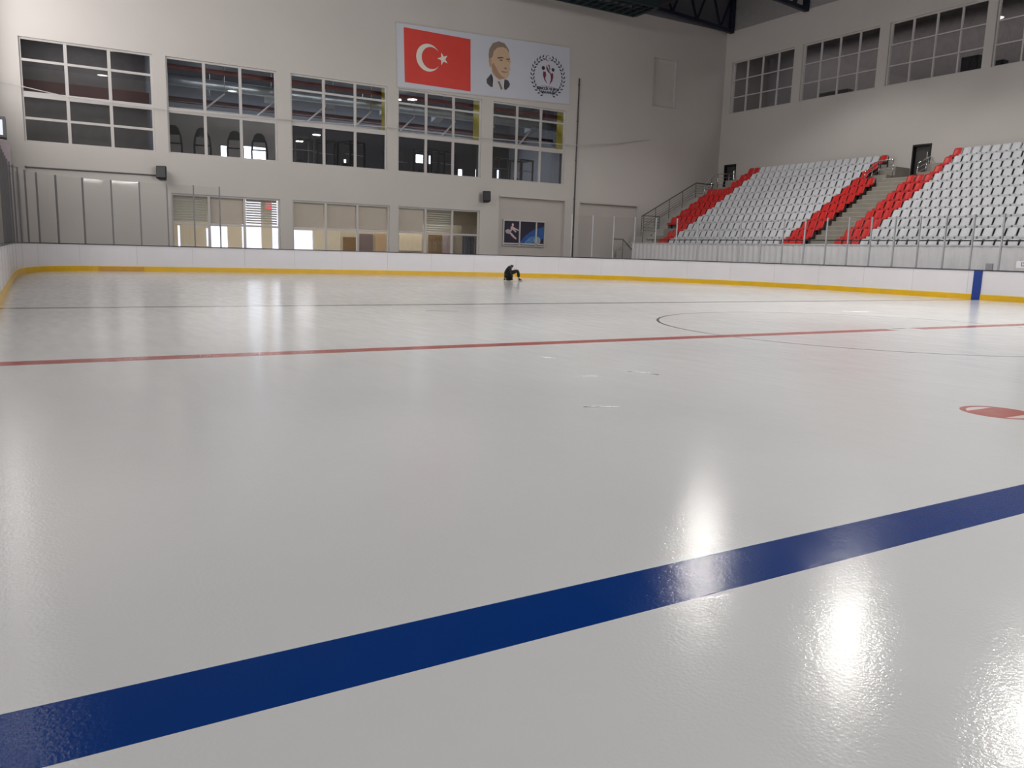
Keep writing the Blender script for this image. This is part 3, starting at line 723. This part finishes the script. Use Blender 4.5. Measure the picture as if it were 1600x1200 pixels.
flat('eye', [G([(1.3, 1.64), (1.45, 1.66), (1.42, 1.6)])], m_flat('line', (104, 78, 62)), pt_, lvl=4)
flat('nose_line', [G([(1.05, 1.2), (1.3, 1.14), (1.22, 1.24)])], m_flat('line', (104, 78, 62)), pt_, lvl=4)
flat('mouth', [G([(.88, 1.0), (1.2, .98), (1.4, 1.0), (1.2, .94), (.95, .95)])], m_flat('line', (104, 78, 62)), pt_, lvl=4)
flat('ear', [G([(.06, 1.2), (.0, 1.55), (.08, 1.68), (.2, 1.58), (.22, 1.3), (.14, 1.14)])], m_flat('ear', (190, 152, 124)), pt_, lvl=4)
# emblem
em = empty('emblem_print', (0, 0, 0), None, None); em.parent = bn
NAVY = m_flat('navy', (40, 44, 66)); CRIM = m_flat('crimson', (120, 44, 62))
cx, cz, er = 10.33, 1.52, 1.16
leaves = []
for s in (-1, 1):
    for k in range(13):
        a = -math.pi/2+s*(.28+k*.205); c0 = Vector((cx+er*math.cos(a), cz+er*math.sin(a))); tg = Vector((-math.sin(a), math.cos(a)))*s
        for o in (-1, 1):
            dd = (tg*.8+Vector((math.cos(a), math.sin(a)))*o*.55).normalized(); nn = Vector((-dd.y, dd.x))
            L_ = .27; w_ = .05; b_ = c0+dd*.02
            leaves.append([tuple(b_), tuple(b_+dd*L_*.5+nn*w_), tuple(b_+dd*L_), tuple(b_+dd*L_*.5-nn*w_)])
flat('laurel_wreath', leaves, NAVY, em, lvl=1)
figs = [ell(cx-.36, cz+.50, .12, n=14), ell(cx+.38, cz+.46, .11, n=14)]
flat('figure_heads', figs[:1]+figs[1:], NAVY, em, lvl=1)
flat('figure_bodies', [[(cx-.36, cz+.30), (cx-.18, cz+.28), (cx-.14, cz+.08), (cx-.22, cz-.1), (cx-.06, cz-.46), (cx-.28, cz-.2), (cx-.38, cz+.05)],
                      [(cx+.38, cz+.26), (cx+.22, cz+.22), (cx-.02, cz+.3), (cx-.14, cz+.5), (cx-.12, cz+.72), (cx-.04, cz+.55), (cx+.06, cz+.38), (cx+.2, cz+.1), (cx+.22, cz-.14), (cx+.1, cz-.5), (cx+.32, cz-.24), (cx+.4, cz+.02)],
                      [(cx-.04, cz+.72), (cx+.1, cz+.74), (cx+.16, cz+.5), (cx+.1, cz+.36), (cx+.08, cz+.6)]], CRIM, em, lvl=1)
cm = []
c1 = (cx-.02, cz+1.12)
for i in range(16):
    a = math.pi*.22+(2*math.pi*.78)*i/16; b = math.pi*.22+(2*math.pi*.78)*(i+1)/16
    wd = lambda t: .05*math.sin(math.pi*min(1, max(0, (t-math.pi*.22)/(2*math.pi*.78))))+.005
    cm.append([(c1[0]+.18*math.cos(a), c1[1]+.18*math.sin(a)), (c1[0]+.18*math.cos(b), c1[1]+.18*math.sin(b)), (c1[0]+(.18-wd(b))*math.cos(b), c1[1]+(.18-wd(b))*math.sin(b)), (c1[0]+(.18-wd(a))*math.cos(a), c1[1]+(.18-wd(a))*math.sin(a))])
flat('small_crescent', cm+fan(star(c1[0]+.15, c1[1], .07, math.pi), (c1[0]+.15, c1[1])), CRIM, em, lvl=1)
flat('small_line', [[(cx-.5, cz-.58), (cx+.5, cz-.62), (cx+.5, cz-.6), (cx-.5, cz-.56)]], CRIM, em, lvl=1)
def text_mesh(txt, size, m, name, parent, loc, rot, bold=.012):
    cu = bpy.data.curves.new(name, 'FONT'); cu.body = txt; cu.size = size; cu.align_x = 'CENTER'; cu.align_y = 'CENTER'; cu.offset = bold; cu.extrude = .003
    o = bpy.data.objects.new(name, cu); COL.objects.link(o)
    dg = bpy.context.evaluated_depsgraph_get(); me = bpy.data.meshes.new_from_object(o.evaluated_get(dg))
    bpy.data.objects.remove(o); me.materials.clear(); me.materials.append(m)
    r = bpy.data.objects.new(name, me); COL.objects.link(r); r.parent = parent; r.location = loc; r.rotation_euler = rot
    return r
text_mesh('GENÇLİK VE SPOR', .205, NAVY, 'lettering', em, (cx+.01, -.028, cz-.74), (math.pi/2, 0, 0))
text_mesh('BAKANLIĞI', .205, NAVY, 'lettering', em, (cx+.01, -.028, cz-.96), (math.pi/2, 0, 0))

# ------------------------------------------------------------------ poster with window bars
po = empty('skating_poster', (11.5, YB+.15, 1.83), 'dark blue poster of a figure skater behind pale bars on the end wall', 'poster')
MB().box(0, 3.06, -.02, .02, 0, 1.52).build('poster_backing', mat('poster_navy', (34, 30, 52), .5, var=.25, scale=1.2), po)
flat('blue_swirl', [[(1.2, .1), (2.3, .1), (3.05, .5), (3.05, 1.25), (2.2, 1.0), (1.6, .6)], ], mat('poster_blue', (42, 84, 150), .5, var=.3, scale=2.5), po, lvl=1)
flat('light_swirl', [[(1.5, .12), (2.2, .12), (2.5, .62), (2.0, .55)], ], mat('poster_sky', (86, 130, 180), .5, var=.3, scale=2.5), po, lvl=2)
SKIN2 = m_flat('pale_skin', (206, 176, 176)); TUTU = m_flat('pale_dress', (170, 164, 176))
flat('skater_figure', [ell(.66, 1.28, .08, .1, 10), [(.5, 1.15), (.62, 1.2), (.78, 1.12), (1.15, .95), (1.2, .88), (.75, 1.0), (.95, .86), (.9, .8), (.62, .98), (.52, .8)], [(.45, .8), (.62, .74), (.78, .58), (.98, .42), (.92, .36), (.68, .5), (.48, .68)]], SKIN2, po, lvl=3)
flat('skater_dress', [[(.1, .9), (.3, 1.0), (.52, .95), (.55, .78), (.4, .7), (.18, .74)]], TUTU, po, lvl=3)
flat('pale_disc', [ell(2.55, .32, .27, .27, 18)], m_flat('disc', (140, 156, 170)), po, lvl=3)
br = MB()
for x in (1.17, 2.44): br.box(x-.045, x+.045, -.09, -.03, 0, 1.52)
br.box(0, 3.06, -.09, -.03, .04, .13); br.build('bars', FRAME, po)
MB().box(-.08, 0, -.1, .02, -.06, 1.6).box(3.06, 3.14, -.1, .02, -.06, 1.6).box(0, 3.06, -.1, .02, 1.52, 1.6).box(0, 3.06, -.1, .02, -.06, 0).build('frame', FRAME, po)
# gate jambs in right recess
tag(MB().box(17.23, 17.31, YB-.02, YB+.16, 0, 4.86).box(22.2, 22.34, YB-.06, YB+.16, 0, 4.92).box(17.31, 22.2, YB-.03, YB+.16, 4.78, 4.9).build('trim_1', FRAME), 'pale frame around the large grey recess at the foot of the wall', 'trim', kind='structure')
tag(MB().box(11.03, 16.1, YB-.08, YB, 4.82, 4.92).box(16.03, 16.15, YB-.08, YB, 0, 4.82).build('trim_2', WALL), 'ledge over the recess that holds the poster', 'trim', kind='structure')
tag(MB().box(25.05, 25.25, YB-.02, YB+.18, 11.7, 14.9).build('trim_3', FRAME), 'pale jamb of the small high niche', 'trim', kind='structure')
# ------------------------------------------------------------------ pipes, cable, speakers
pp_ = empty('wall_pipe', (16.8, YB-.06, 0), 'thin grey vertical pipe on the end wall right of the emblem', 'pipe')
MB().tube([(0, 0, 1.0), (0, 0, 12.7)], .045, 8).build('pipe', RAILG, pp_, smooth=True)
cp = MB()
for z in (2.5, 5, 7.5, 10, 12.3): cp.box(-.06, .06, -.02, .06, z-.03, z+.03)
cp.build('pipe_clips', RAILG, pp_)
pp_ = empty('wall_conduit', (-14.67, YB-.03, 4.68), 'thin dark horizontal conduit left of the left speaker', 'conduit')
MB().tube([(0, 0, 0), (5.8, 0, .02)], .035, 8).build('conduit', RAILG, pp_)
MB().box(-.05, .05, -.05, .03, -.05, .05).build('end_box', RAILG, pp_)
cb = [(-16, 34.7, 8.5), (-15.46, 34.7, 8.4), (-12.79, 34.7, 8.03), (-8.44, 34.7, 7.92), (-2.35, 34.7, 8.08), (3.15, 34.7, 8.25), (10, 34.7, 8.25), (16.57, 34.7, 8.42), (20, 34.8, 8.85), (23.04, 35, 9.4)]
tag(MB().tube(cb, .022, 6).build('hanging_cable', mat('pale_cable', (190, 186, 184), .5)), 'pale cable hanging in a long sag across the end wall windows', 'cable')
def speaker(x, z, lab, rz):
    e = empty('wall_speaker', (x, YB-.02, z), lab, 'speaker', 'black wall speakers')
    MB().prism([(-.26, -.62, -.27), (.26, -.62, -.27), (.17, -.2, -.3), (-.17, -.2, -.3)], (0, 0, .64)).build('cabinet', BLACKP, e, bevel=.05).rotation_euler = (-.15, 0, rz)
    g_ = MB().box(-.22, .22, -.66, -.63, -.24, .32).build('grille', BLACK, e, bevel=.02); g_.rotation_euler = (-.15, 0, rz)
    MB().tube([(0, .02, 0), (0, -.25, 0)], .04, 8).box(-.1, .1, 0, .02, -.12, .12).build('bracket', BLACK, e)
speaker(-8.64, 4.70, 'black speaker on the wall below the leftmost upper windows', -.35)
speaker(10.03, 4.62, 'black speaker on the wall above and left of the skater poster', -.35)
# left wall units
e = empty('wall_lamp_box', (XL, 33, 6.15), 'grey box with a bright panel cut by the left edge of the photo', 'lamp')
MB().box(0, .68, -.5, .5, -.45, .45).build('housing', mat('housing_grey', (120, 120, 124), .5), e, bevel=.02)
MB().box(.12, .56, -.515, -.5, -.35, .3).build('lit_panel', mat('lamp_panel', (235, 238, 245), .4, emit=(235, 240, 250), estr=.6), e)
e = empty('rounded_housing', (XL, 33, 4.2), 'pale rounded equipment housing at the left edge below the lamp box', 'equipment')
MB().prism([(0.01, -.5, 0), (.80, -.5, 0), (.80, -.5, 1.1), (.75, -.5, 1.3), (.6, -.5, 1.42), (0.01, -.5, 1.5)], (0, 1, 0)).build('cover', mat('housing_pink', (186, 172, 178), .5), e, bevel=.04)
MB().box(0.01, .5, -.1, .1, -.25, 0).build('bracket', RAILG, e)

# ------------------------------------------------------------------ roof trusses
def truss(y, lab):
    e = empty('roof_truss', (0, y, 17.45), lab, 'truss', 'dark blue roof trusses')
    x0, x1 = XL+.1, XS-.1; xc = 7.0
    zb = lambda x: .9*(1-abs(x-xc)/(x1-xc))**.7 if x >= xc else .9*(1-abs(x-xc)/(xc-x0))**.7
    zt = 2.95
    N_ = 20; xs = [x0+(x1-x0)*i/N_ for i in range(N_+1)]
    c = MB(); t = MB()
    for a, b in zip(xs, xs[1:]): c.bar((a, 0, zb(a)), (b, 0, zb(b)), .26, .24); t.bar((a, 0, zt), (b, 0, zt), .22, .22)
    c.build('bottom_chord', TRUSS, e); t.build('top_chord', TRUSS, e)
    w = MB()
    for i, (a, b) in enumerate(zip(xs, xs[1:])):
        m_ = (a+b)/2; w.bar((a, 0, zt), (m_, 0, zb(m_)), .11, .11); w.bar((m_, 0, zb(m_)), (b, 0, zt), .11, .11)
    w.build('web_bars', TRUSS, e)
    MB().bar((x1-.08, 0, -.1), (x1-.08, 0, zt), .3, .3).build('end_post', TRUSS, e); MB().bar((x0+.08, 0, -.1), (x0+.08, 0, zt), .3, .3).build('end_post', TRUSS, e)
    return e
tr = truss(34.45, 'dark blue roof truss against the end wall')
for i, (y, l) in enumerate([(27.9, 'dark blue roof truss at the top right, second from the end wall'), (21.3, 'third dark blue roof truss from the end wall'), (14.7, 'fourth dark blue roof truss from the end wall')]):
    o = copy_tree(tr); o.location = (0, y, 17.45); o['label'] = l
cw = empty('catwalk', (12, 31.8, 16.5), 'dark green catwalk with railings hung under the roof', 'catwalk')
gr_ = MB()
for k in range(37): gr_.box(-14+k*.6-.03, -14+k*.6+.03, -1.13, 1.13, 0, .1)
for y_ in (-.6, 0, .6): gr_.box(-14, 7.38, y_-.02, y_+.02, .02, .08)
gr_.build('deck_grating', CATW, cw)
MB().box(-14, 7.5, -1.25, -1.13, -.02, .42).build('edge_beam', CATW, cw); MB().box(-14, 7.5, 1.13, 1.25, -.02, .42).build('edge_beam', CATW, cw); MB().box(7.38, 7.5, -1.13, 1.13, -.02, .42).build('edge_beam', CATW, cw)
for s in (-1.2, 1.2):
    rl = MB()
    for z in (.75, 1.1, 1.45): rl.tube([(-14, s, z), (7.45, s, z)], .03, 6)
    for k in range(19): rl.tube([(-14+k*1.19, s, .1), (-14+k*1.19, s, 1.45)], .03, 6)
    rl.build('railing', CATW, cw)
for x in (-10, -4, 2, 7.4):
    MB().bar((x, 1.2, .1), (x, 1.2, 4.1), .09).build('hanger', BLACK, cw); MB().bar((x, -1.2, .1), (x, -1.2, 4.1), .09).build('hanger', BLACK, cw)
ho = empty('roof_hoist', (22.4, 33.6, 18.3), 'dark cylindrical roof unit beside the end of the catwalk', 'hoist')
MB().tube([(0, -1.2, 0), (0, -1.1, 0), (0, .9, 0), (0, 1.0, 0)], [.3, .42, .42, .3], 16).build('drum', BLACK, ho, smooth=True)
MB().box(-.08, .08, -.8, -.6, .3, 2.2).box(-.08, .08, .4, .6, .3, 2.2).build('hanger', BLACK, ho)
MB().box(-1.6, -.35, -.5, .5, .2, .9).build('motor_box', TRUSS, ho, bevel=.03)

# ------------------------------------------------------------------ hanging bay lamps
def bay_lamp(x, y, z, power, lab, r=.45, cone=84, glow=None):
    e = empty('bay_lamp', (x, y, z), lab, 'lamp', 'round lamps hanging from the roof')
    MB().tube([(0, 0, 0), (0, 0, .12), (0, 0, .35), (0, 0, .5)], [r+.05, r, .2, .12], 20).build('lamp_shade', STEEL, e, smooth=True)
    MB().tube([(0, 0, -.015), (0, 0, -.004)], r, 20).build('lens', mat('bay_glow_soft' if cone > 90 else 'bay_glow', (255, 252, 246), .5, emit=(255, 252, 246), estr=12 if cone > 90 else 480), e)
    MB().tube([(0, 0, .5), (0, 0, ZC-z)], .02, 6).build('hanger_rod', STEEL, e)
    l = bpy.data.lights.new('bay_light', 'SPOT'); l.energy = power; l.spot_size = math.radians(cone); l.spot_blend = .35 if cone > 90 else .8; l.shadow_soft_size = .45; l.color = (.99, .98, .965)
    o = bpy.data.objects.new('bay_light', l); COL.objects.link(o); o.parent = e; o.location = (0, 0, -.06)
bay_lamp(12.86, 17.11, 13.5, 200, 'lit round roof lamp furthest from the photographer', r=.36)
bay_lamp(8.35, 5.65, 11.5, 300, 'lit round roof lamp over the middle of the ice', r=.33)
bay_lamp(8.39, -.12, 11.5, 200, 'lit round roof lamp nearest the photographer on the right', r=.31)

bay_lamp(20.5, 21, 17, 2300, 'added round fill lamp over the seats left of the stairway', cone=125)  # this lamp and the next are added to brighten the stand and side wall
bay_lamp(20.5, 9, 17, 2300, 'added round fill lamp over the seats right of the stairway', cone=125)
bay_lamp(-8, 3, 17, 4900, 'added round fill lamp over the left of the centre line', cone=98)  # from here on, overhead lamps added to brighten the ice
bay_lamp(-8, -9, 17, 3000, 'added round fill lamp above the photographer', cone=98)
bay_lamp(4, -9, 17, 4200, 'added round fill lamp above the near blue line', cone=98)
bay_lamp(4, 5, 17, 3600, 'added round fill lamp above the centre circle', cone=98)

# ------------------------------------------------------------------ marks on the ice
SNOW = mat('ice_shavings', (236, 234, 236), .7, var=.05, scale=20)
def scuff(x, y, L_, w, ang, lab):
    mb = MB(); n = 14; P = []; Q = []
    for i in range(n+1):
        t = -1+2*i/n; ww = w*(1-t*t)*(.6+.7*random.random())
        P.append((t*L_/2, ww/2+random.uniform(-.3, .3)*w)); Q.append((t*L_/2, -ww/2+random.uniform(-.3, .3)*w))
    mb.prism([(a, b, 0) for a, b in P]+[(a, b, 0) for a, b in reversed(Q)], (0, 0, .004))
    o = mb.build('ice_shavings', SNOW); o.location = (x, y, .0005); o.rotation_euler.z = ang
    tag(o, lab, 'ice shavings', 'small heaps of ice shavings')
scuff(-10.17, -4.55, .34, .05, -.4, 'thin streak of white shavings on the ice, nearest the camera')
scuff(-8.43, -3.03, .42, .06, -1.1, 'slanted streak of white shavings right of centre')
scuff(-9.2, -3.01, .30, .04, -.3, 'faint streak of shavings left of the slanted one')
scuff(-8.77, -1.49, .22, .04, -.9, 'tiny streak of shavings just before the red line')
scuff(5.14, 4.08, .9, .08, -.5, 'long faint streak of shavings inside the centre circle')
# notice on the shield and sign
e = empty('notice_sign', (18.17, 6.25, 1.45), 'small white notice on the glass at the right edge', 'sign')
MB().box(-.045, -.03, -.55, .55, -.13, .13).build('sign_plate', mat('sign_white', (224, 222, 226), .5), e)
text_mesh('DİKKAT', .2, m_flat('sign_ink', (110, 106, 112)), 'lettering', e, (-.049, .0, 0), (math.pi/2, 0, -math.pi/2), .004)
tag(MB().box(18.05, 18.12, 7.65, 7.93, 1.2, 1.46).build('grey_box', mat('box_grey', (134, 132, 136), .5), bevel=.01), 'small grey box on the board rail above the blue stripe', 'box')

# ------------------------------------------------------------------ skater kneeling on the ice
def skin_obj(name, chains, m, parent, sub=2, root=0):
    vs, es, rs = [], [], []; idx = {}
    for ch in chains:
        prev = None
        for p, r in ch:
            key = tuple(round(c, 4) for c in p)
            if key not in idx: idx[key] = len(vs); vs.append(p); rs.append(r)
            i = idx[key]
            if prev is not None and prev != i: es.append((prev, i))
            prev = i
    me = bpy.data.meshes.new(name); me.from_pydata(vs, es, []); me.update()
    o = bpy.data.objects.new(name, me); COL.objects.link(o); o.parent = parent
    sk = o.modifiers.new('skin', 'SKIN'); sk.use_smooth_shade = True
    if not me.skin_vertices:
        bm = bmesh.new(); bm.from_mesh(me); bm.verts.layers.skin.verify(); bm.to_mesh(me); bm.free()
    for i, r in enumerate(rs):
        v = me.skin_vertices[0].data[i]; rr = r if isinstance(r, tuple) else (r, r); v.radius = rr; v.use_root = (i == root)
    s = o.modifiers.new('sub', 'SUBSURF'); s.levels = sub; s.render_levels = sub
    me.materials.append(m); return o
pe = empty('person', (5.10, 23.1, .0), 'person in black kneeling on one knee and bending over the ice', 'person', rz=-.53)
SKN = mat('skin', (196, 150, 124), .55, var=.04)
BLK = mat('black_clothing', (20, 19, 22), .8, var=.2, scale=12)
GRY = mat('white_boot', (214, 208, 200), .5)
pel = (-.20, 0, .28); 
J_ = dict(pel=pel, sp=(-.20, 0, .44), ch=(-.15, 0, .60), nk=(-.06, 0, .66), hd0=(-.01, 0, .665), hd1=(.05, 0, .62),
 ls=(-.12, .17, .60), le=(-.10, .24, .34), lh=(.0, .16, .10), rs_=(-.10, -.18, .60), re=(-.04, -.24, .34), rh=(.06, -.14, .12),
 lhip=(-.2, .09, .28), lk=(.06, .12, .08), la=(-.28, .10, .075), lt=(-.36, .10, .05),
 rhip=(-.16, -.09, .34), rk=(.30, -.09, .50), ra=(.36, -.09, .10), rt=(.50, -.09, .045))
j = J_
body = [[(j['pel'], .10), (j['sp'], .10), (j['ch'], .105), (j['nk'], .045), (j['hd0'], .07), (j['hd1'], .075)],
        [(j['ch'], .105), (j['ls'], .045), (j['le'], .033), (j['lh'], .022)], [(j['ch'], .105), (j['rs_'], .045), (j['re'], .033), (j['rh'], .022)],
        [(j['pel'], .10), (j['lhip'], .075), (j['lk'], .055), (j['la'], .035), (j['lt'], .03)],
        [(j['pel'], .10), (j['rhip'], .075), (j['rk'], .055), (j['ra'], .035), (j['rt'], .03)]]
def hand(base, d, s):
    b = Vector(base); d = Vector(d).normalized(); sd = Vector((0, 1, 0)).cross(d).normalized() if abs(d.y) < .9 else Vector((1, 0, 0))
    sd = d.cross(Vector((0, 0, 1))).normalized(); curl = Vector((0, 0, -1))
    out = [[(tuple(b), .022), (tuple(b+d*.05), (.034, .018))]]
    for i, L_ in enumerate((.062, .07, .066, .052)):
        o_ = b+d*.05; r = o_+sd*(i-1.5)*.02+d*.025
        out.append([(tuple(o_), (.034, .018)), (tuple(r), .0095), (tuple(r+d*L_*.5+curl*.008), .009), (tuple(r+d*L_*.85+curl*.03), .008)])
    th = b+sd*s*.03+d*.015
    out.append([(tuple(b), .022), (tuple(th), .011), (tuple(th+sd*s*.02+d*.035), .009)])
    return out
body += hand(j['lh'], (.5, -.1, -.6), -1)+hand(j['rh'], (.5, .2, -.3), 1)
skin_obj('body', body, SKN, pe, 1)
skin_obj('jacket', [[((-.19, 0, .26), .18), (j['sp'], .17), (j['ch'], .155), ((-.07, 0, .67), .09)], [(j['ch'], .155), (j['ls'], .10), (j['le'], .075), ((-.01, .17, .15), .05)], [(j['ch'], .155), (j['rs_'], .10), (j['re'], .075), ((.04, -.15, .17), .05)]], BLK, pe, 2)
skin_obj('trousers', [[(j['pel'], .15), (j['lhip'], .12), (j['lk'], .085), ((-.27, .10, .08), .07)], [(j['pel'], .15), (j['rhip'], .12), (j['rk'], .095), ((.355, -.09, .17), .075)]], BLK, pe, 2)
skin_obj('hair', [[((-.06, 0, .71), .06), ((.0, 0, .715), .088), ((.065, 0, .675), .085)], [((.0, 0, .715), .088), ((-.01, .06, .66), .045)], [((.0, 0, .715), .088), ((-.01, -.06, .66), .045)]], mat('dark_hair', (40, 32, 30), .7), pe, 2)
fc = MB()
for s in (-1, 1):
    fc.tube([(.11, s*.028, .615), (.122, s*.028, .613)], .008, 8)
fc.build('eye', BLACKP, pe)
skin_obj('nose', [[((.115, 0, .60), .012), ((.135, 0, .58), .012)]], SKN, pe, 1)
MB().tube([(.10, -.02, .565), (.11, 0, .563), (.10, .02, .565)], .004, 6).build('mouth', mat('lip', (150, 80, 76), .5), pe)
for s in (-1, 1): MB().tube([(.03, s*.07, .63), (.03, s*.085, .635)], [.02, .012], 8).build('ear', SKN, pe)
def boot(ankle, toe, down):
    a = Vector(ankle); t = Vector(toe)
    skin_obj('skate_boot', [[(tuple(a+Vector((0, 0, .07))), .045), (tuple(a+Vector((0, 0, -.02))), .048), (tuple(t+Vector((0, 0, .02))), .034)]], BLACKP if down else GRY, pe, 2)
    MB().box(a.x-.05, t.x+.06, a.y-.004, a.y+.004, .0, .05).build('skate_blade', CHROME, pe)
boot((.365, -.09, .10), (.49, -.09, .065), True)
skin_obj('skate_boot', [[((-.27, .10, .08), .05), ((-.33, .10, .075), .05), ((-.37, .10, .05), .036)]], BLACKP, pe, 2)
b2 = tag(MB().prism([(-.07, -.05, .001), (.09, -.05, .001), (.10, -.05, .05), (.02, -.05, .10), (.0, -.05, .22), (-.07, -.05, .22)], (0, .09, 0)).build('white_bag', GRY, bevel=.02), 'small white bundle held under the kneeling person', 'bundle')
b2.location = (5.12, 22.85, .001)
b2.rotation_euler.z = -.53
